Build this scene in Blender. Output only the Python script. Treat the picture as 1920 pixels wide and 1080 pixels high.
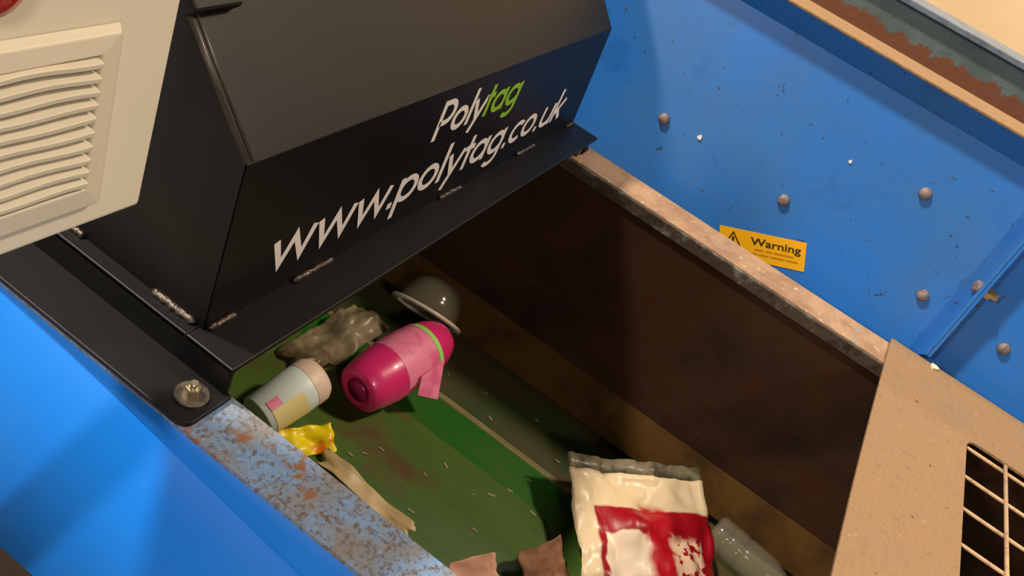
import bpy, bmesh, math, random
from mathutils import Vector, Matrix, noise

scn = bpy.context.scene
for o in list(bpy.data.objects):
    bpy.data.objects.remove(o, do_unlink=True)
COL = scn.collection
Z0 = 1.25                       # height of the conveyor rims above the hall floor

def lin(r, g, b):
    f = lambda c: ((c / 255 + .055) / 1.055) ** 2.4 if c > 10 else c / 255 / 12.92
    return (f(r), f(g), f(b), 1.0)

# ------------------------------------------------------------------ camera
cam = bpy.data.cameras.new('camera')
cam.sensor_width = 36.0
cam.lens = 1613.77 / 1920 * 36.0
cam.clip_start = 0.02
cam_o = bpy.data.objects.new('camera', cam)
COL.objects.link(cam_o)
R0 = Vector((0.45425043, -0.80356589, 0.38462762))     # right
R1 = Vector((-0.37922317, -0.56508592, -0.73271256))   # down
R2 = Vector((0.80613047, 0.18697529, -0.56142133))     # forward
mw = Matrix((( R0.x, -R1.x, -R2.x, 0.0),
             ( R0.y, -R1.y, -R2.y, 0.0),
             ( R0.z, -R1.z, -R2.z, Z0 + 0.65),
             ( 0, 0, 0, 1)))
cam_o.matrix_world = mw
scn.camera = cam_o

# ------------------------------------------------------------------ world, lamps, exposure
scn.view_settings.view_transform = 'Standard'
scn.view_settings.look = 'None'
scn.view_settings.gamma = 1.0
scn.view_settings.exposure = 0.0
w = bpy.data.worlds.new('hall_air')
scn.world = w
w.use_nodes = True
w.node_tree.nodes['Background'].inputs[0].default_value = (1.0, 0.86, 0.70, 1)
w.node_tree.nodes['Background'].inputs[1].default_value = 0.09

def disk_lamp(name, direction, dist, power, size, col):
    l = bpy.data.lights.new(name, 'AREA')
    l.shape = 'DISK'; l.size = size; l.energy = power; l.color = col
    o = bpy.data.objects.new(name, l); COL.objects.link(o)
    t = Vector((0.95, 0.05, Z0 - 0.05)); d = Vector(direction).normalized()
    o.location = t + d * dist
    o.rotation_euler = d.to_track_quat('Z', 'Y').to_euler()
    return o
WARM = (1.0, 0.83, 0.62)
disk_lamp('high_bay_or_fill_lamp', (0.38, -0.50, 1.0), 4.2, 120, 0.45, WARM)
disk_lamp('high_bay_or_fill_lamp', (-0.20, 0.52, 0.80), 7.0, 620, 0.5, (1.0, 0.88, 0.72))
disk_lamp('high_bay_or_fill_lamp', (-0.75, -0.45, 0.58), 4.6, 45, 0.5, (1.0, 0.93, 0.84))
disk_lamp('high_bay_or_fill_lamp', (-0.88, 0.34, 0.40), 5.2, 74, 0.45, (1.0, 0.92, 0.80))  # low side fill without a known source, added to brighten the blue outer panel
wall_fill = disk_lamp('wall_fill_lamp', (0.62, -0.20, 0.76), 3.8, 60, 0.6, WARM)   # unseen fill, added to brighten the cream wall and hood slope
wall_fill.rotation_euler = (0, math.radians(-35), 0)

# ------------------------------------------------------------------ materials
def mat(name, base, rough=.5, metal=0.0, layers=(), bump=None, coat=0.0, trans=0.0, alpha=1.0, spec=.5, sub=None):
    m = bpy.data.materials.new(name); m.use_nodes = True
    nt = m.node_tree; N = nt.nodes; L = nt.links
    b = N['Principled BSDF']
    b.inputs['Base Color'].default_value = base
    b.inputs['Roughness'].default_value = rough
    b.inputs['Metallic'].default_value = metal
    b.inputs['Coat Weight'].default_value = coat
    b.inputs['Transmission Weight'].default_value = trans
    b.inputs['Alpha'].default_value = alpha
    b.inputs['Specular IOR Level'].default_value = spec
    tc = N.new('ShaderNodeTexCoord')
    prev = None
    for i, ly in enumerate(layers):
        col, scale, lo, hi = ly[:4]
        stretch = ly[4] if len(ly) > 4 else (1, 1, 1)
        detail = ly[5] if len(ly) > 5 else 6
        mp = N.new('ShaderNodeMapping'); mp.inputs['Scale'].default_value = stretch
        mp.inputs['Location'].default_value = (i * 3.7 + .3, i * 1.9, i * 5.3)
        L.new(tc.outputs['Object'], mp.inputs[0])
        nz = N.new('ShaderNodeTexNoise'); nz.inputs['Scale'].default_value = scale
        nz.inputs['Detail'].default_value = detail; nz.inputs['Roughness'].default_value = .62
        L.new(mp.outputs[0], nz.inputs['Vector'])
        mr = N.new('ShaderNodeMapRange'); mr.inputs[1].default_value = lo; mr.inputs[2].default_value = hi
        L.new(nz.outputs['Fac'], mr.inputs[0])
        mx = N.new('ShaderNodeMix'); mx.data_type = 'RGBA'
        L.new(mr.outputs[0], mx.inputs[0])
        if prev is None: mx.inputs[6].default_value = base
        else: L.new(prev, mx.inputs[6])
        mx.inputs[7].default_value = col
        prev = mx.outputs[2]
    if prev is not None: L.new(prev, b.inputs['Base Color'])
    if bump:
        nz = N.new('ShaderNodeTexNoise'); nz.inputs['Scale'].default_value = bump[0]; nz.inputs['Detail'].default_value = 6
        L.new(tc.outputs['Object'], nz.inputs['Vector'])
        bp = N.new('ShaderNodeBump'); bp.inputs['Strength'].default_value = bump[1]; bp.inputs['Distance'].default_value = bump[2] if len(bump) > 2 else .01
        L.new(nz.outputs['Fac'], bp.inputs['Height']); L.new(bp.outputs[0], b.inputs['Normal'])
    m['base'] = base
    return m

M = {}
M['black'] = mat('black_powder_coat', lin(8, 7, 8), .46, layers=[(lin(14, 13, 12), 9, .5, .75)], spec=.32, bump=(700, .05, .001))
M['white_vinyl'] = mat('white_vinyl', lin(240, 228, 224), .5)
M['green_vinyl'] = mat('green_vinyl', lin(140, 190, 25), .5)
M['weld'] = mat('weld_bead', lin(95, 85, 78), .3, .8, bump=(160, .7, .004))
M['zinc'] = mat('zinc_bolt', lin(190, 176, 150), .28, .9)
M['zinc_plate'] = mat('zinc_washer', lin(120, 112, 104), .38, .75, layers=[(lin(70, 62, 58), 60, .5, .7)])
M['blue'] = mat('blue_sheet_paint', lin(34, 118, 214), .38, layers=[
    (lin(56, 116, 186), 2.6, .40, .64), (lin(34, 100, 182), 8, .58, .76), (lin(52, 66, 88), 30, .68, .712), (lin(60, 56, 62), 66, .665, .70), (lin(54, 92, 140), 130, .66, .74)], bump=(4, .06, .02))
M['bolt_dull'] = mat('dull_painted_bolt', lin(150, 132, 130), .55, .3, layers=[(lin(110, 92, 88), 90, .5, .62)])
M['hem'] = mat('hem_edge_highlight', lin(66, 58, 50), .35)  # lighter tone paints the highlight of the rounded hem into its colour
M['sealed'] = mat('cloudy_seal_film', lin(126, 116, 94), .35, alpha=.8, layers=[(lin(80, 76, 60), 22, .48, .6)])
M['blue_skirt'] = mat('blue_skirt_paint', lin(6, 126, 242), .5, layers=[(lin(24, 134, 244), 2.0, .4, .6)], bump=(2.6, .10, .03), spec=.3)
M['rim_worn'] = mat('worn_blue_rim', lin(112, 146, 188), .7, layers=[
    (lin(124, 122, 122), 20, .40, .60), (lin(98, 90, 90), 210, .50, .62), (lin(132, 90, 62), 16, .60, .645), (lin(100, 78, 66), 90, .60, .68), (lin(136, 154, 174), 120, .62, .70)], bump=(140, .35, .004))
M['dust'] = mat('dusty_steel', lin(146, 114, 80), .85, layers=[
    (lin(142, 113, 83), 12, .45, .65), (lin(128, 102, 74), 70, .60, .70), (lin(176, 146, 110), 40, .64, .76), (lin(84, 64, 46), 60, .665, .70), (lin(140, 112, 80), 24, .58, .68)], bump=(120, .5, .006))
M['dust_rim'] = mat('dusty_rim', lin(172, 138, 108), .85, layers=[
    (lin(148, 114, 88), 18, .42, .62), (lin(210, 192, 166), 55, .62, .72), (lin(150, 134, 120), 30, .6, .7)], bump=(130, .5, .006))
M['rust_wall'] = mat('rusted_trough_steel', lin(58, 34, 20), .68, layers=[
    (lin(38, 24, 16), 5, .45, .65), (lin(72, 54, 42), 4, .6, .75, (1, .6, 2)), (lin(60, 28, 13), 8, .58, .7)], bump=(20, .12, .01), spec=.2)
M['edge_bar'] = mat('scuffed_edge_bar', lin(70, 58, 46), .6, layers=[(lin(128, 124, 116), 24, .54, .68), (lin(48, 34, 22), 40, .52, .64)], bump=(90, .4, .004))
M['skirt_rubber'] = mat('dusty_skirt_rubber', lin(78, 54, 20), .9, spec=.15, layers=[(lin(56, 37, 15), 10, .45, .65)])
M['belt'] = mat('green_belt', lin(80, 108, 40), .45, layers=[
    (lin(66, 96, 30), 6, .40, .62, (1.3, .35, 1)), (lin(96, 74, 42), 7, .54, .66, (1.0, .55, 1)), (lin(124, 112, 76), 90, .70, .76, (1, .4, 1))], bump=(60, .15, .003))
M['belt_dirty'] = mat('soiled_green_belt', lin(48, 66, 22), .6, layers=[
    (lin(78, 60, 34), 7, .42, .60, (1.2, .5, 1)), (lin(120, 108, 72), 110, .7, .76, (1, .4, 1))], bump=(60, .15, .003))
M['belt_seam'] = mat('dusty_belt_seam', lin(120, 112, 70), .8, layers=[(lin(150, 136, 100), 50, .5, .7, (1, .2, 1))])
M['cabinet'] = mat('cream_cabinet_paint', lin(236, 226, 202), .42, layers=[(lin(232, 222, 196), 3, .4, .7)])
M['vent'] = mat('cream_vent_plastic', lin(226, 214, 190), .5)
M['filter'] = mat('grey_filter_mat', lin(120, 108, 106), .9)
M['red_button'] = mat('red_button_plastic', lin(170, 8, 22), .3, coat=.4)
M['beam_top'] = mat('blue_grey_beam_flange', lin(112, 124, 136), .55, layers=[(lin(84, 92, 100), 18, .5, .68)])
M['concrete'] = mat('hall_concrete', lin(168, 158, 144), .85, layers=[(lin(140, 132, 120), 3, .45, .65)], bump=(30, .2, .01))
M['cream_wall'] = mat('cream_hall_wall', lin(218, 190, 154), .8, layers=[(lin(212, 182, 144), 2, .4, .65), (lin(150, 120, 90), 50, .74, .78)])
M['leg_steel'] = mat('blue_leg_paint', lin(30, 90, 160), .5)
M['wire'] = mat('dusty_mesh_wire', lin(196, 160, 122), .7, layers=[(lin(150, 116, 84), 60, .5, .7)])
M['trough_dark'] = mat('dark_trough_steel', lin(60, 44, 30), .7, layers=[(lin(44, 30, 20), 6, .4, .6)])
M['pad'] = mat('olive_rubber_pad', lin(74, 70, 54), .8)
# two-tone beam face: flaking green-grey paint above, bare rust below
def beam_mat():
    m = mat('rusted_green_beam', lin(98, 112, 108), .65, layers=[(lin(86, 96, 92), 16, .45, .68), (lin(78, 68, 62), 70, .68, .74)], bump=(60, .3, .004))
    nt = m.node_tree; N = nt.nodes; L = nt.links; b = N['Principled BSDF']
    src = b.inputs['Base Color'].links[0].from_socket
    tc = N.new('ShaderNodeTexCoord'); sp = N.new('ShaderNodeSeparateXYZ'); L.new(tc.outputs['Object'], sp.inputs[0])
    nz = N.new('ShaderNodeTexNoise'); nz.inputs['Scale'].default_value = 16; nz.inputs['Detail'].default_value = 8; nz.inputs['Roughness'].default_value = .72
    mp = N.new('ShaderNodeMapping'); mp.inputs['Scale'].default_value = (1, 1, .55); L.new(tc.outputs['Object'], mp.inputs[0]); L.new(mp.outputs[0], nz.inputs['Vector'])
    ma = N.new('ShaderNodeMath'); ma.operation = 'MULTIPLY_ADD'; ma.inputs[1].default_value = .11
    L.new(nz.outputs['Fac'], ma.inputs[0]); L.new(sp.outputs['Z'], ma.inputs[2])
    mr = N.new('ShaderNodeMapRange'); mr.inputs[1].default_value = Z0 + .413; mr.inputs[2].default_value = Z0 + .417
    L.new(ma.outputs[0], mr.inputs[0])
    mx = N.new('ShaderNodeMix'); mx.data_type = 'RGBA'; L.new(mr.outputs[0], mx.inputs[0])
    mx.inputs[6].default_value = lin(122, 70, 40); L.new(src, mx.inputs[7]); L.new(mx.outputs[2], b.inputs['Base Color'])
    return m
M['beam'] = beam_mat()

# ------------------------------------------------------------------ mesh helpers (x across, y along the belt, z above the rims)
class MB:
    def __init__(s): s.v = []; s.f = []
    def add(s, vs, fs):
        k = len(s.v); s.v += [Vector(v) for v in vs]; s.f += [tuple(i + k for i in f) for f in fs]; return s
    def box(s, x0, x1, y0, y1, z0, z1):
        return s.add([(x0, y0, z0), (x1, y0, z0), (x1, y1, z0), (x0, y1, z0), (x0, y0, z1), (x1, y0, z1), (x1, y1, z1), (x0, y1, z1)],
                     [(3, 2, 1, 0), (4, 5, 6, 7), (0, 1, 5, 4), (1, 2, 6, 5), (2, 3, 7, 6), (3, 0, 4, 7)])
    def prism(s, pts, d):           # polygon pts extruded by vector d
        n = len(pts); d = Vector(d); a = [Vector(p) for p in pts]
        return s.add(a + [p + d for p in a], [tuple(range(n))[::-1], tuple(range(n, 2 * n))] + [(i, (i + 1) % n, n + (i + 1) % n, n + i) for i in range(n)])
    def lathe(s, prof, p0, axis, n=32, ref=None, a0=0, a1=2 * math.pi):
        p0 = Vector(p0); ax = Vector(axis).normalized()
        u = (Vector(ref) if ref else ax.orthogonal()); u = (u - ax * u.dot(ax)).normalized(); v = ax.cross(u)
        full = abs(a1 - a0) > 6.28; m = n if full else n + 1
        vs = []; fs = []
        for t, r in prof:
            for i in range(m):
                a = a0 + (a1 - a0) * i / n
                vs.append(p0 + ax * t + (u * math.cos(a) + v * math.sin(a)) * max(r, 1e-5))
        for j in range(len(prof) - 1):
            for i in range(n):
                i2 = (i + 1) % m
                fs.append((j * m + i, j * m + i2, (j + 1) * m + i2, (j + 1) * m + i))
        return s.add(vs, fs)
    def tube(s, pts, r, n=8):
        pts = [Vector(p) for p in pts]; vs = []; fs = []; rr = r if isinstance(r, (list, tuple)) else [r] * len(pts)
        up = Vector((.13, .21, .97))
        for i, p in enumerate(pts):
            d = (pts[min(i + 1, len(pts) - 1)] - pts[max(i - 1, 0)]).normalized()
            a = d.cross(up).normalized(); b = d.cross(a)
            for k in range(n):
                t = 2 * math.pi * k / n; vs.append(p + (a * math.cos(t) + b * math.sin(t)) * rr[i])
        for i in range(len(pts) - 1):
            for k in range(n): fs.append((i * n + k, i * n + (k + 1) % n, (i + 1) * n + (k + 1) % n, (i + 1) * n + k))
        fs.append(tuple(range(n))[::-1]); fs.append(tuple(range((len(pts) - 1) * n, len(pts) * n)))
        return s.add(vs, fs)
    def build(s, name, m, root=None, part=None, bevel=0.0, smooth=False, solid=0.0, label=None, seg=2, base=None):
        """links ONE mesh object; root = the thing's Empty, part = the part this is a sub-part of"""
        me = bpy.data.meshes.new(name)
        off = Vector(root['base']) if root else (Vector(base) if base else Vector((0, 0, 0)))
        lift = Vector((0, 0, Z0))
        me.from_pydata([v + lift - off for v in s.v], [], s.f)
        bm = bmesh.new(); bm.from_mesh(me); bmesh.ops.recalc_face_normals(bm, faces=bm.faces); bm.to_mesh(me); bm.free()
        me.materials.append(m if not isinstance(m, str) else M[m])
        if smooth:
            for p in me.polygons: p.use_smooth = True
        o = bpy.data.objects.new(name, me); COL.objects.link(o)
        if part: o.parent = part
        elif root: o.parent = root
        else: o.location = off
        if solid:
            md = o.modifiers.new('thickness', 'SOLIDIFY'); md.thickness = solid; md.offset = 0
        if bevel:
            md = o.modifiers.new('edges', 'BEVEL'); md.width = bevel; md.segments = seg; md.limit_method = 'ANGLE'
        if label: o['label'] = label
        return o

def tag(o, label, cat, group=None):
    o['label'] = label; o['category'] = cat
    if group: o['group'] = group
    return o
def thing(name, label, cat, base, group=None):
    o = bpy.data.objects.new(name, None); COL.objects.link(o)
    b = Vector((base[0], base[1], base[2] + Z0)); o.location = b; o['base'] = list(b)
    o.empty_display_size = .05
    return tag(o, label, cat, group)
def struct(o): o['kind'] = 'structure'; return o

# ------------------------------------------------------------------ the hall
struct(MB().box(-5, 8, -7, 7, -Z0 - .1, -Z0).build('floor', 'concrete'))
struct(MB().box(5.0, 5.15, -7, 7, -Z0, 3.2).build('wall_right', 'cream_wall'))

# ------------------------------------------------------------------ conveyor frame
cf = thing('belt_conveyor', 'deep open conveyor trough with worn steel rims and blue outer side panel', 'conveyor', (.95, .1, -Z0))
# left rim with a slightly ragged inner edge
random.seed(4)
pts = [(.447, -1.1), (.447, 1.25)]
inner = [(.510 + .0022 * noise.noise(Vector((0, y * 30, 3))), y) for y in [1.25 - i * .025 for i in range(95)]]
poly = [(x, y, -.006) for x, y in [(.447, -1.1)] + inner[::-1] + [(.447, 1.25)]]
MB().prism(poly, (0, 0, .006)).build('worn_rim', 'rim_worn', cf, bevel=.0012)
MB().box(1.375, 1.452, -1.1, 1.25, -.006, 0).build('dusty_rim', 'dust_rim', cf, bevel=.0015)
op = MB()   # outer panel: a narrow upright band under the rim, then a bend and a face leaning outwards
ys = [-1.1 + 2.35 * i / 47 for i in range(48)]; bz = [-.011 - .114 * min(1, max(0, (.56 - y) / .82)) for y in ys]
vs = []
for y, z in zip(ys, bz): vs += [(.452, y, -.006), (.452, y, z), (.346, y, -.176)]
op.add(vs, [(i * 3 + j, i * 3 + j + 1, i * 3 + j + 4, i * 3 + j + 3) for i in range(47) for j in range(2)]).build('outer_panel', 'blue_skirt', cf, solid=.003, smooth=True).data.set_sharp_from_angle(angle=.25)
MB().box(.40, .458, -1.1, 1.25, -.50, -.20).build('bottom_rail', 'trough_dark', cf, bevel=.002)
MB().box(.504, .510, -1.1, 1.25, -.56, -.006).build('inner_wall', 'trough_dark', cf)
MB().box(1.375, 1.381, -1.1, 1.25, -.56, -.006).build('rusted_wall', 'rust_wall', cf, label='rust-brown inner trough wall')
MB().box(1.369, 1.3752, -.32, 1.2, -.026, -.002).build('edge_bar', 'edge_bar', cf, bevel=.002)
MB().box(.51, 1.375, -1.1, -1.094, -.56, -.006).build('end_plate', 'trough_dark', cf)
MB().box(.51, 1.375, 1.24, 1.246, -.56, .0).build('end_plate', 'trough_dark', cf)
MB().prism([(1.375, -1.09, -.372), (1.375, -1.09, -.382), (1.346, -1.09, -.458), (1.340, -1.09, -.452)], (0, 2.3, 0)).build('rubber_skirt', 'skirt_rubber', cf, bevel=.002)
MB().prism([(.51, -1.09, -.372), (.51, -1.09, -.382), (.539, -1.09, -.458), (.545, -1.09, -.452)], (0, 2.3, 0)).build('rubber_skirt', 'skirt_rubber', cf, bevel=.002)
MB().box(.51, 1.375, -1.09, 1.24, -.56, -.55).build('bottom_plate', 'trough_dark', cf)
for x in (.47, 1.40):
    for y in (-1.0, 1.1):
        MB().box(x - .03, x + .03, y - .03, y + .03, -Z0, -.50 if x < 1 else -.10).build('leg', 'leg_steel', cf, bevel=.003)
for y in (-1.0, 1.1): MB().box(.44, 1.43, y - .02, y + .02, -.62, -.56).build('cross_beam', 'leg_steel', cf)

# ------------------------------------------------------------------ belt
bt = thing('conveyor_belt', 'dirty green conveyor belt running along the bottom of the trough', 'conveyor belt', (.94, .1, -.485))
MB().box(.52, 1.090, -1.08, 1.22, -.482, -.470).build('belt_sheet', 'belt', bt)
M['belt_clean'] = mat('clean_green_belt', lin(30, 98, 16), .45, layers=[(lin(66, 92, 34), 8, .44, .62, (1.3, .35, 1))], bump=(60, .15, .003))
MB().box(1.090, 1.172, -1.08, 1.22, -.482, -.4700).build('wiped_belt_strip', 'belt_clean', bt, label='cleaner bright green strip')
MB().box(1.172, 1.186, -1.08, 1.22, -.482, -.4685).build('belt_seam', 'belt_seam', bt, bevel=.001)
MB().box(1.186, 1.366, -1.08, 1.22, -.482, -.4705).build('belt_edge_strip', 'belt_dirty', bt)
BT = -.470

# ------------------------------------------------------------------ blue side panels above the right rim
T = math.radians(80); WX = 1.53
WN = Vector((-math.sin(T), 0, math.cos(T)))          # out of the panel, towards the belt
def wall(y, s, out=0.0):                                # s = distance up the panel from rim height
    return Vector((WX + math.cos(T) * s, y, math.sin(T) * s)) + WN * out
def bolt_head(b, root, part, m='zinc', r=.011, axis=WN, p=None):
    pr = [(0, r), (.006, r), (.0085, r * .8), (.0105, r * .35), (.011, 0)]
    return MB().lathe(pr, p, axis, 12).build(b, m, root, part)
def side_panel(label, y0, y1, flange_at):
    t = thing('side_panel', label, 'panel', (WX, (y0 + y1) / 2, -.12), 'bolted blue side panels')
    sh = MB().prism([wall(y0, -.12), wall(y1, -.12), wall(y1, .334), wall(y0, .334)], -WN * .004).build('sheet', 'blue', t)
    a = wall(0, .332)
    MB().prism([(a.x, y0, a.z), (1.555, y0, .370), (1.559, y0, .370), (a.x + .004, y0, a.z)], (0, y1 - y0, 0)).build('folded_lip', 'blue', t, bevel=.0008)
    MB().box(1.5545, 1.640, y0, y1, .3695, .3745).build('dusty_top_flange', 'dust', t, bevel=.0015, label='dust-covered top flange')
    MB().box(1.636, 1.640, y0, y1, .10, .3695).build('back_fold', 'blue', t)
    # end flange standing out from the sheet at the joint
    s = 1 if flange_at == y0 else -1
    q = [wall(flange_at, -.025), wall(flange_at, .326), wall(flange_at, .315, .046), wall(flange_at, -.005, .046)]
    MB().prism(q, (0, s * .0055, 0)).build('end_flange', 'blue', t, bevel=.001)
    return t
p1 = side_panel('tall blue steel side panel carrying the yellow warning sticker', -.3655, 1.25, -.3655)
p2 = side_panel('blue steel side panel at the right edge beyond the bolted joint', -1.1, -.3660, -.3660)
for (y, s) in ((.251, .090), (-.014, .081), (-.201, .218), (-.304, .071)):
    bolt_head('bolt', p1, None, 'bolt_dull', .0105, WN, wall(y, s))
bolt_head('bolt', p2, None, 'bolt_dull', .0105, WN, wall(-.462, .068))
bolt_head('joint_bolt', p1, None, 'bolt_dull', .011, Vector((0, 1, 0)), wall(-.360, .137, .030))
MB().lathe([(0, .011), (.011, .011), (.0112, .0065), (.022, .0065), (.022, 0)], wall(-.3715, .137, .030), (0, -1, 0), 6).build('joint_nut', 'zinc', p2)
# uprights carrying the panels from the floor
for t, ys in ((p1, (1.1,)), (p2, (-1.0,))):
    for y in ys: MB().box(1.585, 1.635, y - .03, y + .03, -Z0, .3).build('upright', 'leg_steel', t)

# ------------------------------------------------------------------ beam behind the panels, seen over their top
bm_ = thing('steel_beam', 'rusty green-grey steel beam running behind the blue panels', 'beam', (1.93, 0, -Z0))
MB().box(1.90, 1.912, -2.6, 2.6, .05, .412).build('web', 'beam', bm_)
MB().box(1.885, 1.975, -2.6, 2.6, .412, .424).build('top_flange', 'beam_top', bm_, bevel=.002)
MB().box(1.885, 1.975, -2.6, 2.6, .04, .052).build('bottom_flange', 'beam_top', bm_, bevel=.002)
for y in (-2.2, 2.2): MB().box(1.89, 1.97, y - .04, y + .04, -Z0, .04).build('post', 'beam_top', bm_, bevel=.003)

# ------------------------------------------------------------------ text helper: built-in font to mesh, mapped on a plane
def text_mesh(body, offset=0.012):
    c = bpy.data.curves.new('lettering', 'FONT'); c.body = body; c.size = 1.0; c.offset = offset; c.resolution_u = 6
    o = bpy.data.objects.new('lettering', c); COL.objects.link(o)
    dg = bpy.context.evaluated_depsgraph_get(); dg.update()
    me = bpy.data.meshes.new_from_object(o.evaluated_get(dg))
    bpy.data.objects.remove(o, do_unlink=True)
    return me
def place_text(body, name, m, root, origin, ux, uy, width=None, xh=None, offset=.012, part=None, tracking=1.0):
    """origin = left end of baseline; ux/uy unit vectors; width of the whole line; xh = size of 1 em"""
    me = text_mesh(body, offset)
    xs = [v.co.x for v in me.vertices]; mn, mxx = min(xs), max(xs)
    sx = width / (mxx - mn) if width else xh
    off = Vector(root['base']); lift = Vector((0, 0, Z0)); origin = Vector(origin); ux = Vector(ux); uy = Vector(uy)
    for v in me.vertices:
        v.co = origin + ux * ((v.co.x - mn) * sx) + uy * (v.co.y * xh) + lift - off
    for p in me.polygons: p.use_smooth = False
    me.name = name; me.materials.clear(); me.materials.append(M[m])
    o = bpy.data.objects.new(name, me); COL.objects.link(o); o.parent = part or root
    md = o.modifiers.new('thickness', 'SOLIDIFY'); md.thickness = .0004; md.offset = 0
    return o

# ------------------------------------------------------------------ warning sticker, stuck on askew
M['sticker'] = mat('yellow_sticker_vinyl', lin(246, 178, 4), .45)
M['sticker_ink'] = mat('sticker_ink', lin(60, 34, 6), .5)
M['sticker_small_ink'] = mat('faded_sticker_ink', lin(196, 128, 4), .5)
st = thing('warning_sticker', 'yellow rectangular warning sticker on the blue side panel', 'sticker', tuple(wall(-.03, -.01)))
TL = (.055, -.021); TR = (-.092, .038); BR = (-.1185, -.0095)
eu = Vector((TR[0] - TL[0], TR[1] - TL[1])); W_ = eu.length; eu.normalize()
ev = Vector((BR[0] - TR[0], BR[1] - TR[1])); H_ = ev.length; ev.normalize()
def stk(u, v, out):                                     # metres right of and below the sticker's top left corner
    q = Vector(TL) + eu * u + ev * v
    return wall(q.x, q.y, out)
MB().prism([stk(0, 0, .0005), stk(0, H_, .0005), stk(W_, H_, .0005), stk(W_, 0, .0005)], WN * .0006).build('vinyl', 'sticker', st)
UX = (stk(1, 0, 0) - stk(0, 0, 0)).normalized(); UY = (stk(0, 0, 0) - stk(0, 1, 0)).normalized()
place_text('Warning', 'lettering', 'sticker_ink', st, stk(.058, .0235, .0014), UX, UY, width=.092, xh=.0195, offset=.016)
# the two lines of small print are too worn to read: smudged dashes only
for v0, spans in ((.030, ((.066, .084), (.087, .099), (.102, .138))), (.0385, ((.056, .072), (.075, .094), (.097, .122), (.124, .146)))):
    sp_ = MB()
    for u0, u1 in spans: sp_.add([stk(u0, v0, .0013), stk(u0, v0 + .0034, .0013), stk(u1, v0 + .0034, .0013), stk(u1, v0, .0013)], [(0, 1, 2, 3)])
    sp_.build('small_print_line', 'sticker_small_ink', st, solid=.0003)
tri = MB()
c3 = [(.026, .005), (.047, .042), (.005, .042)]
cen = (sum(c[0] for c in c3) / 3, sum(c[1] for c in c3) / 3)
ci = [(c[0] + (cen[0] - c[0]) * .2, c[1] + (cen[1] - c[1]) * .2) for c in c3]
vs = [stk(*c, .0014) for c in c3] + [stk(*c, .0014) for c in ci]
tri.add(vs, [(0, 1, 4, 3), (1, 2, 5, 4), (2, 0, 3, 5)]).build('triangle_symbol', 'sticker_ink', st, solid=.0004)
MB().add([stk(.0235, .016, .0014), stk(.0285, .016, .0014), stk(.0275, .029, .0014), stk(.0245, .029, .0014),
          stk(.0240, .031, .0014), stk(.0280, .031, .0014), stk(.0280, .035, .0014), stk(.0240, .035, .0014)],
         [(0, 1, 2, 3), (4, 5, 6, 7)]).build('exclamation_mark', 'sticker_ink', st, solid=.0004)

# ------------------------------------------------------------------ black hood across the trough
hd = thing('sensor_hood', 'black sheet-metal hood with white web address bridging the conveyor trough', 'hood', (.96, .6, 0))
HY = .371; FZ = .042
def rounded_foot(x0, x1, y0, y1, r, left):
    pts = []
    for k in range(7):
        a = math.pi / 2 * k / 6
        if left: pts.append((x0 + r - r * math.sin(a), y0 + r - r * math.cos(a)))
        else: pts.append((x1 - r + r * math.sin(a), y0 + r - r * math.cos(a)))
    return ([(x1, y0)] + pts + [(x0, y1), (x1, y1)]) if left else ([(x0, y0)] + pts + [(x1, y1), (x0, y1)])
MB().prism([(x, y, .0005) for x, y in rounded_foot(.4455, .505, .312, 1.0, .013, True)], (0, 0, .006)).build('foot_plate', 'black', hd, bevel=.0008)
MB().prism([(x, y, .0005) for x, y in rounded_foot(1.404, 1.440, .326, 1.0, .010, False)], (0, 0, .006)).build('foot_plate', 'black', hd, bevel=.0008)
MB().box(.500, .505, .316, 1.0, .0065, FZ - .001).build('frame_web', 'black', hd, bevel=.0015)
MB().box(1.402, 1.407, .324, 1.0, .0065, FZ - .001).build('frame_web', 'black', hd, bevel=.0015)
MB().box(.500, 1.412, .316, .376, FZ - .006, FZ).build('front_flange', 'black', hd, bevel=.0014)
MB().box(.500, .524, .376, 1.0, FZ - .006, FZ).build('side_flange', 'black', hd, bevel=.001)
MB().box(1.388, 1.412, .376, 1.0, FZ - .006, FZ).build('side_flange', 'black', hd, bevel=.001)
MB().box(1.384, 1.401, .328, .345, .0005, FZ - .0065).build('rubber_pad', 'pad', hd, bevel=.002)
# the shell
XL = .518; XRb = 1.410; XRt = 1.362; CZ = .235; SY = .505; SZ = CZ + (SY - HY) * 1.035; BY = .95
A_ = (XL, HY, FZ); B_ = (XRb, HY, FZ); C_ = (XRt, HY, CZ); D_ = (XL, HY, CZ); E_ = (XL, SY, SZ); F_ = (XRt, SY, SZ)
G_ = (XL, BY, SZ); Hh = (XRt, BY, SZ); I_ = (XL, BY, FZ); J_ = (XRb, BY, FZ)
front = MB().add([A_, B_, C_, D_], [(0, 1, 2, 3)]).build('front_panel', 'black', hd, solid=.003)
MB().add([D_, C_, F_, E_], [(0, 1, 2, 3)]).build('sloped_panel', 'black', hd, solid=.003)
MB().add([E_, F_, Hh, G_], [(0, 1, 2, 3)]).build('top_panel', 'black', hd, solid=.003)
MB().add([I_, A_, D_, E_, G_], [(0, 1, 2, 3, 4)]).build('side_panel', 'black', hd, solid=.003)
MB().add([B_, J_, Hh, F_, C_], [(0, 1, 2, 3, 4)]).build('side_panel', 'black', hd, solid=.003)
MB().add([J_, I_, G_, Hh], [(0, 1, 2, 3)]).build('back_panel', 'black', hd, solid=.003)
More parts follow.
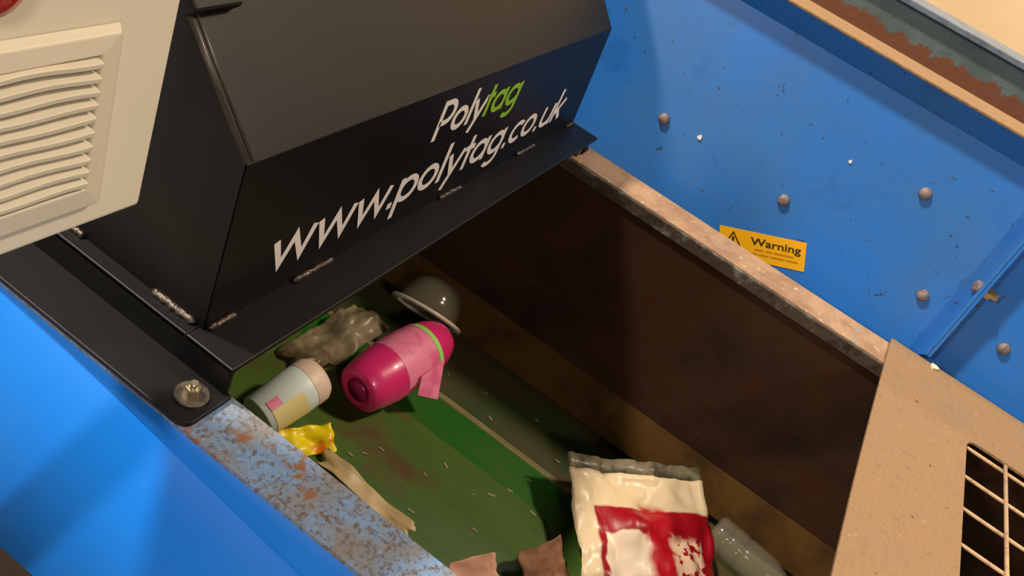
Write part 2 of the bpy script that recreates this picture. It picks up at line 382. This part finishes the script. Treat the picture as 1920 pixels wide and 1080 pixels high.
# rounded fold along the crease, and the doubled hem on the left edge of the slope
SN = Vector((0, -math.sin(math.radians(46)), math.cos(math.radians(46))))
SD = Vector((0, math.cos(math.radians(46)), math.sin(math.radians(46))))
MB().tube([(XL, HY + .0015, CZ - .0005), (XRt, HY + .0015, CZ - .0005)], .003, 12).build('crease_fold', 'black', hd, smooth=True)
a = Vector((0, HY, CZ)) + SN * .0015
def on_slope(x, d, out): return Vector((x, HY, CZ)) + SD * d + SN * out
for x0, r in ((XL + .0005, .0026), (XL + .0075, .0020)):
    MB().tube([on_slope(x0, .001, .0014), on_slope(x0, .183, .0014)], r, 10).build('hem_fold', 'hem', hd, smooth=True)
# clamp bracket at the top of the slope
br = MB().prism([on_slope(.512, .124, .0), on_slope(.566, .124, .0), on_slope(.570, .186, .0), on_slope(.512, .186, .0)], SN * .016).build('clamp_bracket', 'black', hd, bevel=.003)
MB().lathe([(0, .011), (.003, .011), (.0032, .007), (.010, .007), (.0105, 0)], on_slope(.548, .151, .016), SN, 18).build('bolt', 'zinc', hd, br)
# lettering
UPX = Vector((1, 0, 0)); UPZ = Vector((0, 0, 1)); FY = HY - .0021
# rounded single-storey letters drawn as strokes (x-height 1, ascender 1.5, descender -.5)
def arc(cx, cy, rx, ry, a0, a1, n=20):
    return [(cx + rx * math.cos(math.radians(a0 + (a1 - a0) * k / n)), cy + ry * math.sin(math.radians(a0 + (a1 - a0) * k / n))) for k in range(n + 1)]
RING = arc(.5, .5, .40, .40, 0, 360, 32)
GLYPH = {
    'w': (1.52, [[(.10, .98), (.40, .08), (.76, .92), (1.12, .08), (1.42, .98)]]),
    'o': (1.06, [RING]), 'a': (1.10, [RING, [(.90, 1.0), (.90, 0.0)]]),
    'p': (1.06, [RING, [(.10, 1.0), (.10, -.5)]]),
    'g': (1.10, [RING, [(.90, 1.0), (.90, -.12)] + arc(.50, -.12, .40, .34, 0, -140, 14)[1:]]),
    'c': (.92, [arc(.5, .5, .40, .40, 48, 312, 24)]),
    'l': (.34, [[(.14, 0), (.14, 1.55)]]),
    'y': (.94, [[(.06, 1.0), (.46, .10)], [(.88, 1.0), (.24, -.48)]]),
    't': (.56, [[(.26, 1.40), (.26, 0)], [(.0, .92), (.54, .92)]]),
    'u': (1.02, [[(.12, 1.0), (.12, .42)] + arc(.50, .42, .38, .34, 180, 360, 14)[1:] + [(.88, 1.0)], [(.88, .5), (.88, 0)]]),
    'k': (.88, [[(.14, 0), (.14, 1.55)], [(.14, .36), (.78, .98)], [(.36, .58), (.80, .02)]]),
    'P': (1.02, [[(.14, -.12), (.14, 1.42)] + [(.50, 1.42)] + arc(.50, 1.0, .40, .42, 90, -90, 16)[1:] + [(.14, .58)]]),
    '.': (.36, [[(.18, -.02), (.18, .2)]]),
}
def stroke_text(body, m, origin, width, xh, sw=.20):
    mb = MB(); pen = 0; rows = []
    for ch in body:
        adv, strokes = GLYPH[ch]
        rows += [[(pen + x, y) for x, y in st_] for st_ in strokes]; pen += adv
    xs = [x for st_ in rows for x, y in st_]; mn = min(xs) - sw / 2; sx = width / (max(xs) + sw / 2 - mn)
    for q, st_ in enumerate(rows):
        n = len(st_); closed = n > 20 and math.dist(st_[0], st_[-1]) < 1e-3; L_, R_ = [], []
        for k in range(n):
            a = st_[k - 1] if k else (st_[-2] if closed else None); b = st_[k + 1] if k < n - 1 else (st_[1] if closed else None); c = st_[k]
            ns = []
            if a: d = Vector((c[0] - a[0], c[1] - a[1])).normalized(); ns.append(Vector((-d.y, d.x)))
            if b: d = Vector((b[0] - c[0], b[1] - c[1])).normalized(); ns.append(Vector((-d.y, d.x)))
            nn = sum(ns, Vector((0, 0))).normalized(); h = sw / 2 / max(.42, nn.dot(ns[0]))
            L_.append((c[0] + nn.x * h, c[1] + nn.y * h)); R_.append((c[0] - nn.x * h, c[1] - nn.y * h))
        vs = [(origin[0] + (x - mn) * sx, origin[1] - .00022 * (q % 3), origin[2] + y * xh) for x, y in L_ + R_]
        mb.add(vs, [(k, k + 1, n + k + 1, n + k) for k in range(n - 1)])
    return mb
stroke_text('www.polytag.co.uk', 'white_vinyl', (.590, FY, .0795), .715, .0405).build('web_address', 'white_vinyl', hd, front, solid=.0002)
stroke_text('Poly', 'white_vinyl', (.851, FY, .1665), .122, .0345, .22).build('logo_lettering', 'white_vinyl', hd, front, solid=.0004)
stroke_text('tag', 'green_vinyl', (.964, FY, .1665), .106, .0345, .22).build('logo_lettering', 'green_vinyl', hd, front, solid=.0004)
# weld beads along the foot of the shell
def weld(p, q, r=.0042, n=14, seed=1):
    p = Vector(p); q = Vector(q); pts = []; rr = []
    for i in range(n + 1):
        t = i / n; v = Vector((noise.noise(Vector((t * 9, seed, 0))), noise.noise(Vector((t * 9, seed, 5))), 0)) * .0015
        pts.append(p.lerp(q, t) + v); rr.append(r * (.75 + .35 * abs(math.sin(t * n * 1.1))) * (.5 if i in (0, n) else 1))
    MB().tube(pts, rr, 8).build('weld_bead', 'weld', hd, smooth=True)
for i, (x0, x1) in enumerate(((.521, .556), (.643, .712), (.944, 1.003), (1.178, 1.243), (1.372, 1.402))):
    weld((x0, HY - .004, FZ + .002), (x1, HY - .004, FZ + .002), .004, seed=i)
weld((.5155, .380, FZ + .002), (.5155, .437, FZ + .002), .0045, seed=9)
weld((.5155, .53, FZ + .002), (.5155, .56, FZ + .002), .004, seed=10)
# bolt and washer holding down the near foot
ws = MB().lathe([(0, .0), (0, .0165), (.0024, .0165), (.003, .0158), (.003, 0)], (.4765, .336, .0066), (0, 0, 1), 40).build('washer', 'zinc_plate', hd)
bo = MB().lathe([(0, .0085), (.009, .0085), (.010, .0075), (.010, 0)], (.4765, .336, .0096), (0, 0, 1), 6, ref=(1, .3, 0)).build('hex_bolt', 'zinc', hd, bevel=.0007)
MB().lathe([(0, .0045), (.0042, .0045), (.005, .0037), (.005, 0)], (.4765, .336, .0196), (0, 0, 1), 20).build('bolt_tip', 'zinc', hd, bo)
MB().lathe([(0, .012), (.0024, .012), (.003, .011), (.003, .006), (.009, .006), (.0095, 0)], (1.424, .345, .0066), (0, 0, 1), 20).build('hex_bolt', 'zinc', hd)

# ------------------------------------------------------------------ cream control cabinet
cb = thing('control_cabinet', 'cream electrical cabinet with louvred vent and red button beside the hood', 'cabinet', (.2, .5, -Z0))
CY = .392
MB().box(.19, .430, CY, .485, .2125, .50).build('body', 'cabinet', cb, bevel=.004, seg=3)
for v in cb.children[0].data.vertices:
    if v.co.x > 0.1 and v.co.z > Z0 + .4: v.co.x += .009     # body leans a touch wider at the top
MB().box(.20, .25, .42, .47, -Z0, .2125).build('stand_post', 'trough_dark', cb, bevel=.004)
MB().box(.08, .38, .32, .60, -Z0, -Z0 + .012).build('stand_base', 'trough_dark', cb, bevel=.002)
VX0, VX1, VZ0, VZ1 = .236, .3865, .2335, .3755
SX0, SX1, SZ0, SZ1 = .254, .3685, .2555, .3595
vc = MB()
yo = CY - .0005; yf = CY - .0085
o4 = [(VX0, yo, VZ0), (VX1, yo, VZ0), (VX1, yo, VZ1), (VX0, yo, VZ1)]
b4 = [(VX0 + .0035, yf + .002, VZ0 + .0035), (VX1 - .0035, yf + .002, VZ0 + .0035), (VX1 - .0035, yf + .002, VZ1 - .0035), (VX0 + .0035, yf + .002, VZ1 - .0035)]
i4 = [(SX0, yf, SZ0), (SX1, yf, SZ0), (SX1, yf, SZ1), (SX0, yf, SZ1)]
d4 = [(SX0, yo, SZ0), (SX1, yo, SZ0), (SX1, yo, SZ1), (SX0, yo, SZ1)]
fs = []
for k in (0, 4, 8):
    for i in range(4): fs.append((k + i, k + (i + 1) % 4, k + 4 + (i + 1) % 4, k + 4 + i))
vent = vc.add(o4 + b4 + i4 + d4, fs).build('vent_cover', 'vent', cb, bevel=.0012)
MB().box(SX0, SX1, CY - .0016, CY - .0006, SZ0, SZ1).build('filter_mat', 'filter', cb, vent)
ns = 10; pitch = (SZ1 - SZ0) / ns
for k in range(ns):
    z = SZ0 + pitch * (k + .35); n = 10; top = []; vs = []; fs = []
    for i in range(n + 1):
        t = i / n; x = SX0 + (SX1 - SX0) * t
        bow = .0016 * math.sin(t * math.pi * 1.0) + .0008 * math.sin(t * 9 + k)
        y0 = yf - .0015; y1 = CY - .0022; zz = z + bow
        vs += [(x, y0, zz - .0010), (x, y0 - .0005, zz + .0028), (x, y1, zz + .0062), (x, y1, zz + .0042)]
    for i in range(n):
        for j in range(4): fs.append((i * 4 + j, i * 4 + (j + 1) % 4, i * 4 + 4 + (j + 1) % 4, i * 4 + 4 + j))
    fs += [(0, 1, 2, 3), (n * 4 + 3, n * 4 + 2, n * 4 + 1, n * 4)]
    MB().add(vs, fs).build('louvre_slat', 'vent', cb, vent, bevel=.0005)
MB().lathe([(0, .012), (.014, .012), (.015, .016), (.016, .0205), (.020, .0215), (.025, .019), (.028, .012), (.029, 0)], (.2815, CY, .4245), (0, -1, 0), 40).build('stop_button', 'red_button', cb, smooth=True)

# ------------------------------------------------------------------ dusty cover plate with a meshed opening
cp = thing('cover_plate', 'dust-covered steel cover plate with a meshed opening over the trough end', 'cover plate', (.95, -.7, .002))
def rrect(x0, x1, y0, y1, r, n=6):
    out = []
    for cx, cy, a0 in ((x1 - r, y1 - r, 0), (x0 + r, y1 - r, 90), (x0 + r, y0 + r, 180), (x1 - r, y0 + r, 270)):
        for k in range(n + 1):
            a = math.radians(a0 + 90 * k / n); out.append((cx + r * math.cos(a), cy + r * math.sin(a)))
    return out
bm = bmesh.new()
edge_front = [(.448 + (1.464 - .448) * i / 24, -.298 + .006 * math.sin(i / 24 * math.pi) * (1 if i else 1) - (.0 if i < 23 else 0)) for i in range(25)]
outer = [(.448, -1.09)] + [(1.466, -1.09)] + edge_front[::-1]
hole = rrect(.62, 1.303, -.95, -.447, .022)
def loop(pp):
    vs = [bm.verts.new((x, y, 0)) for x, y in pp]
    return [bm.edges.new((vs[i], vs[(i + 1) % len(vs)])) for i in range(len(vs))]
es = loop(outer) + loop(hole)
bmesh.ops.triangle_fill(bm, use_beauty=True, edges=es)
g = bmesh.ops.extrude_face_region(bm, geom=list(bm.faces))
for v in [x for x in g['geom'] if isinstance(x, bmesh.types.BMVert)]: v.co.z += .004
pm = MB(); bm.verts.ensure_lookup_table(); bm.verts.index_update()
pm.add([v.co + Vector((0, 0, .0006)) for v in bm.verts], [tuple(v.index for v in f.verts) for f in bm.faces]); bm.free()
pm.build('plate', 'dust', cp)
for i in range(9):
    x = 1.291 - i * .0805
    MB().tube([(x, -.965, -.0035), (x, -.43, -.0035)], .0029, 8).build('mesh_wire', 'wire', cp, smooth=True)
for y in (-.515, -.585, -.655, -.725, -.795, -.865, -.935):
    MB().tube([(.60, y, .0005), (1.32, y, .0005)], .0031, 8).build('mesh_wire', 'wire', cp, smooth=True)

# ------------------------------------------------------------------ waste on the belt
def crumple(c, ux, uy, w, h, n=22, amp=.02, seed=1, freq=9, outline=None, curl=0.0):
    c = Vector(c); ux = Vector(ux).normalized(); uy = Vector(uy); uy = (uy - ux * uy.dot(ux)).normalized(); nn = ux.cross(uy)
    vs = []; fs = []
    for j in range(n + 1):
        for i in range(n + 1):
            u = i / n - .5; v = j / n - .5
            p = Vector((u * w * freq, v * h * freq, seed * 7.1))
            d = noise.noise(p) + .55 * noise.noise(p * 2.3) + .3 * abs(noise.noise(p * 4.1))
            k = 1 + .16 * noise.noise(Vector((u * 4, v * 4, seed * 3.3)))
            vs.append(c + ux * u * w * k + uy * v * h * k + nn * (d * amp + curl * (u * u + v * v)))
    for j in range(n):
        for i in range(n):
            a = j * (n + 1) + i; fs.append((a, a + 1, a + n + 2, a + n + 1))
    return MB().add(vs, fs)
def settle(mb, z=BT + .001):
    lo = min(v.z for v in mb.v)
    for v in mb.v: v.z += z - lo
    return mb
M['pink'] = mat('pink_plastic', lin(224, 46, 116), .32, coat=.25)
M['pink_label'] = mat('pale_pink_label', lin(244, 136, 168), .45, layers=[(lin(232, 104, 150), 14, .5, .6)])
M['lime'] = mat('lime_print', lin(166, 224, 110), .45)
M['magenta'] = mat('magenta_cap', lin(170, 20, 96), .35)
M['cup'] = mat('pale_blue_cup', lin(232, 244, 240), .45)
M['cup_end'] = mat('peach_cup_end', lin(236, 206, 186), .45)
M['cup_label'] = mat('pale_yellow_label', lin(246, 226, 158), .5)
M['yellow_film'] = mat('yellow_wrapper', lin(250, 222, 4), .35, layers=[(lin(246, 120, 20), 22, .47, .55)])
M['clear'] = mat('clear_plastic', lin(170, 160, 138), .14, alpha=.12, spec=.9, coat=.5)
M['film'] = mat('grey_film', lin(160, 142, 110), .35, alpha=.7, layers=[(lin(96, 82, 58), 16, .42, .6)])
M['film_band'] = mat('cream_film', lin(214, 188, 140), .45, alpha=.9)
M['card'] = mat('brown_card', lin(150, 104, 76), .8, layers=[(lin(120, 80, 56), 20, .45, .6)])
M['pink_card'] = mat('salmon_card', lin(226, 168, 144), .7)
M['shred'] = mat('soiled_paper', lin(150, 138, 104), .8)
M['white_card'] = mat('cream_paper', lin(226, 208, 176), .7)

# pink bottle lying across the belt, base towards the near side
PB = Vector((1.005, .392, BT + .0555)); PA = Vector((.94, -.12, .08)).normalized()
pb = thing('pink_bottle', 'bright pink plastic bottle with pale pink label and lime stripe', 'bottle', (PB.x + .1, PB.y, BT))
prof = [(.006, 0), (.006, .022), (.002, .026), (0, .034), (.006, .044), (.03, .050), (.050, .0535), (.06, .0555), (.11, .056), (.16, .054), (.20, .046), (.222, .036), (.232, .024), (.236, .0)]
MB().lathe(prof, PB, PA, 48).build('body', 'pink', pb, smooth=True)
MB().lathe([(.0045, 0), (.0045, .0205), (.0015, .0225), (.0015, .0)], PB, PA, 32).build('base_recess', 'magenta', pb, smooth=True)
up = Vector((-.35, -.25, 1))
MB().lathe([(.075, .0562), (.09, .0567), (.11, .0567), (.14, .0560), (.17, .0532)], PB, PA, 24, ref=up, a0=-1.25, a1=1.15).build('label', 'pink_label', pb, smooth=True)
MB().lathe([(.160, .0548), (.171, .0536)], PB, PA, 24, ref=up, a0=-.9, a1=1.0).build('label_stripe', 'lime', pb, smooth=True)
# the loose corner of its label
MB().add([PB + PA * .10 + Vector((-.01, -.055, .028)), PB + PA * .165 + Vector((0, -.050, .02)), PB + PA * .115 + Vector((0, -.092, -.02)), PB + PA * .085 + Vector((-.01, -.07, .0))],
         [(0, 1, 2, 3)]).build('label_flap', 'pink_label', pb, solid=.0008)

# pale cup
cu = thing('plastic_cup', 'pale blue and cream plastic pot lying beside the worn rim', 'cup', (.93, .49, BT))
CA = Vector((.86, -.12, .22)).normalized(); CP = Vector((.842, .466, BT + .042))
MB().lathe([(0, 0), (0, .034), (.003, .037), (.08, .041), (.116, .040), (.124, .034), (.127, 0)], CP, CA, 40).build('body', 'cup', cu, smooth=True)
MB().lathe([(.094, .0412), (.116, .0405), (.1255, .0342), (.1285, .0)], CP, CA, 40).build('end_cap', 'cup_end', cu, smooth=True)
MB().lathe([(.012, .0383), (.045, .0398), (.072, .0412)], CP, CA, 16, ref=(-.1, -1, .25), a0=-.75, a1=.55).build('label', 'cup_label', cu, smooth=True)
MB().lathe([(.012, .0388), (.034, .0398)], CP, CA, 10, ref=(-.1, -1, .25), a0=-1.2, a1=-.78).build('label_print', 'pink_label', cu, smooth=True)

def sheet(name, m, label, cat, mb, solid=.0006):
    settle(mb)
    c = sum((v for v in mb.v), Vector()) / len(mb.v)
    o = mb.build(name, m, smooth=True, solid=solid, base=(c.x, c.y, BT + Z0))
    return tag(o, label, cat)
sheet('crisp_wrapper', 'yellow_film', 'crumpled yellow and orange wrapper in front of the pale pot', 'wrapper',
      crumple((.885, .395, -.42), (.7, -.5, .1), (.4, .6, .3), .10, .05, 18, .016, 3, 18))
sheet('plastic_film', 'film', 'crumpled grey-brown plastic film behind the pink bottle under the hood', 'film',
      crumple((1.11, .515, -.42), (.95, -.1, .15), (.1, 1, .2), .20, .085, 30, .026, 5, 12))
sheet('film_ribbon', 'film_band', 'twisted cream film strip along the worn rim below the yellow wrapper', 'film',
      crumple((.885, .262, -.43), (-.05, -1, .0), (1, 0, .3), .19, .030, 24, .014, 8, 9))
sheet('pink_scrap', 'pink_card', 'small salmon-pink card scrap at the bottom edge against the worn rim', 'scrap',
      crumple((.885, .045, -.44), (.8, -.5, .1), (.4, .6, .5), .075, .05, 14, .010, 11, 14))
sheet('card_scrap', 'card', 'crumpled brown card scrap left of the red and white packet', 'scrap',
      crumple((.975, -.035, -.44), (.9, -.4, .1), (.3, .8, .5), .085, .075, 16, .016, 12, 14))

# clear domed lid behind the bottle
dl = thing('clear_tub', 'clear domed plastic tub at the far end of the pink bottle', 'tub', (1.33, .40, BT))
DP = Vector((1.272, .425, BT + .066)); DA = Vector((.62, .10, .62)).normalized()
MB().lathe([(0, .070), (.004, .071), (.006, .064), (.03, .060), (.055, .050), (.068, .034), (.073, .015), (.074, 0)], DP, DA, 40).build('dome', 'clear', dl, smooth=True, solid=.001)
M['rim_clear'] = mat('cloudy_plastic_rim', lin(214, 202, 178), .3, alpha=.85)
MB().lathe([(-.003, .064), (-.003, .078), (.003, .078), (.003, .064), (-.003, .064)], DP, DA, 40).build('rim', 'rim_clear', dl, smooth=True)

# red and white packet, print by its own UVs
def packet_mat():
    m = mat('printed_packet', lin(232, 214, 186), .36, coat=.1)
    nt = m.node_tree; N = nt.nodes; L = nt.links; b = N['Principled BSDF']
    uv = N.new('ShaderNodeUVMap'); sp = N.new('ShaderNodeSeparateXYZ'); L.new(uv.outputs[0], sp.inputs[0])
    def math_(op, a, c, d=None):
        n = N.new('ShaderNodeMath'); n.operation = op
        for i, q in enumerate((a, c, d)):
            if q is None: continue
            if isinstance(q, (int, float)): n.inputs[i].default_value = q
            else: L.new(q, n.inputs[i])
        return n.outputs[0]
    U, V = sp.outputs[0], sp.outputs[1]
    def band(x, lo, hi, s=.008):
        a = N.new('ShaderNodeMapRange'); a.inputs[1].default_value = lo - s; a.inputs[2].default_value = lo + s; L.new(x, a.inputs[0])
        c = N.new('ShaderNodeMapRange'); c.inputs[1].default_value = hi + s; c.inputs[2].default_value = hi - s; L.new(x, c.inputs[0])
        return math_('MULTIPLY', a.outputs[0], c.outputs[0])
    nz = N.new('ShaderNodeTexNoise'); nz.inputs['Scale'].default_value = 7; L.new(uv.outputs[0], nz.inputs['Vector'])
    wob = math_('MULTIPLY_ADD', nz.outputs['Fac'], .10, -.05)
    Uw = math_('ADD', U, wob); Vw = math_('ADD', V, wob)
    red = math_('MULTIPLY', band(U, .14, 1.2), band(V, -.2, .76))
    cream = math_('MULTIPLY', band(Uw, .20, .50), band(Vw, -.3, .60))
    blob = math_('MULTIPLY', band(Uw, .47, .66, .03), band(Vw, .24, .80, .03))
    grey = math_('MULTIPLY', band(Uw, .34, .52, .05), band(Vw, -.1, .30, .05))
    nj = N.new('ShaderNodeTexNoise'); nj.inputs['Scale'].default_value = 16; L.new(uv.outputs[0], nj.inputs['Vector'])
    jag = math_('MULTIPLY', math_('MULTIPLY', band(Uw, .62, .88, .02), band(Vw, -.2, .58, .03)), band(nj.outputs['Fac'], .44, 2, .03))
    prev = None
    for fac, col in ((red, lin(146, 6, 22)), (cream, lin(226, 204, 180)), (grey, lin(124, 100, 116)), (blob, lin(176, 14, 30)), (jag, lin(222, 186, 158))):
        mx = N.new('ShaderNodeMix'); mx.data_type = 'RGBA'; L.new(fac, mx.inputs[0])
        if prev is None: mx.inputs[6].default_value = lin(206, 184, 150)
        else: L.new(prev, mx.inputs[6])
        mx.inputs[7].default_value = col; prev = mx.outputs[2]
    L.new(prev, b.inputs['Base Color'])
    return m
pk = thing('food_packet', 'red and white printed plastic packet lying in the trough near the cover plate', 'packet', (1.19, -.11, BT))
def packet():
    c = Vector((1.122, -.168, -.425)); ux = Vector((.62, -.78, .03)).normalized(); uy = Vector((.745, .65, .22)); uy = (uy - ux * uy.dot(ux)).normalized(); nn = ux.cross(uy)
    n = 34; w, h = .27, .29; vs = []; uvs = []
    for j in range(n + 1):
        for i in range(n + 1):
            u = i / n; v = j / n; p = Vector((u * 3.2, v * 3.2, 2.2))
            d = noise.noise(p) * .020 + abs(noise.noise(p * 1.7)) * .022 + abs(noise.noise(p * 3.7)) * .008
            puff = .022 * math.sin(math.pi * u) * math.sin(math.pi * min(1, v * 1.25)) if v < .8 else 0
            vs.append(c + ux * (u - .5) * w + uy * (v - .5) * h + nn * (d + puff)); uvs.append((u, v))
    fs = [(j * (n + 1) + i, j * (n + 1) + i + 1, (j + 1) * (n + 1) + i + 1, (j + 1) * (n + 1) + i) for j in range(n) for i in range(n)]
    mb = MB().add(vs, fs); lo = min(v.z for v in mb.v)
    for v in mb.v: v.z += max(0, BT + .002 - lo)
    o = mb.build('printed_pouch', packet_mat(), pk, smooth=True)
    ul = o.data.uv_layers.new(name='UVMap')
    for p in o.data.polygons:
        for li in p.loop_indices: ul.data[li].uv = uvs[o.data.loops[li].vertex_index]
    md = o.modifiers.new('thickness', 'SOLIDIFY'); md.thickness = .0012; md.offset = 0
    top = [v.copy() for v in mb.v[-(n + 1):]]
    vs = top + [p + uy * .028 + nn * (.004 * math.sin(i * .9)) for i, p in enumerate(top)]
    MB().add(vs, [(i, i + 1, n + 2 + i, n + 1 + i) for i in range(n)]).build('sealed_edge', 'sealed', pk, smooth=True, solid=.0008)
packet()

# clear drinks bottle half under the cover plate
cbt = thing('clear_bottle', 'clear plastic drinks bottle at the trough wall below the cover plate', 'bottle', (1.27, -.37, BT))
BP = Vector((1.296, -.255, BT + .035)); BA = Vector((-.16, -.98, .0)).normalized()
MB().lathe([(0, 0), (0, .024), (.006, .032), (.03, .033), (.034, .0305), (.038, .033), (.06, .033), (.064, .0305), (.068, .033), (.12, .033), (.15, .024), (.168, .013), (.185, .013)], BP, BA, 32).build('body', 'clear', cbt, smooth=True, solid=.0008)
MB().lathe([(.183, .0), (.183, .015), (.198, .015), (.199, 0)], BP, BA, 24).build('cap', 'white_card', cbt)
sheet('clear_film', 'film', 'crumpled translucent film beside the clear bottle under the cover plate', 'film',
      crumple((1.165, -.445, -.43), (.6, -.7, .1), (.6, .7, .2), .11, .11, 22, .022, 21, 13))

# paper shreds scattered on the belt
random.seed(11)
proto = None
spots = [(.935, .33), (.955, .315), (.985, .30), (.90, .205), (.92, .19), (1.0, .215), (1.045, .20), (1.03, .13), (1.055, .105), (1.09, .085), (1.24, .32), (1.26, .24), (1.285, .13), (1.21, .20), (1.08, .03), (.97, .09), (1.225, .05), (1.14, .07)]
for i, (x, y) in enumerate(spots):
    if proto is None:
        sm = MB().box(-.002, .002, -.006, .006, 0, .0012)
        sm.v = [v - Vector((0, 0, Z0)) for v in sm.v]
        proto = sm.build('paper_shred', 'shred'); o = proto
    else:
        o = proto.copy(); COL.objects.link(o)
    o.location = (x, y, Z0 + (BT if x < 1.172 or x > 1.186 else BT + .0015) + .0002); o.rotation_euler = (0, 0, random.uniform(-.5, .5)); s = random.uniform(.6, 1.2); o.scale = (s, s, 1)
    tag(o, ('tiny pale paper shred on the dark belt strip beside the brown trough wall' if x > 1.18 else 'tiny pale paper shred on the bright green strip of the belt' if x > 1.09 else 'tiny pale paper shred on the olive part of the belt'), 'paper shred', 'paper shreds on the belt')

# specks stuck on the panel and the plate
def fleck(p, n, r, m, name, label, cat):
    n = Vector(n).normalized(); p = Vector(p)
    u = n.orthogonal().normalized(); v = n.cross(u); pts = []
    for k, q in enumerate((1.0, .75, 1.05, .7, .95, .8)):
        a = math.pi / 3 * k; pts.append(p + (u * math.cos(a) + v * math.sin(a)) * r * q)
    mb = MB().prism(pts, n * r * .5)
    return tag(mb.build(name, m, base=(p.x, p.y, p.z + Z0)), label, cat)
fleck(wall(.176, .096, .0002), WN, .0055, 'white_vinyl', 'paper_fleck', 'white paper fleck stuck on the blue panel nearest the hood', 'paper fleck')
fleck(wall(-.069, .198, .0002), WN, .0038, 'white_vinyl', 'paper_fleck', 'tiny white fleck in the middle of the large blue panel', 'paper fleck')
fleck((1.452, -.379, .0048), (0, 0, 1), .009, 'white_card', 'stone_chip', 'pale stone chip on the cover plate below the panel joint', 'stone chip')
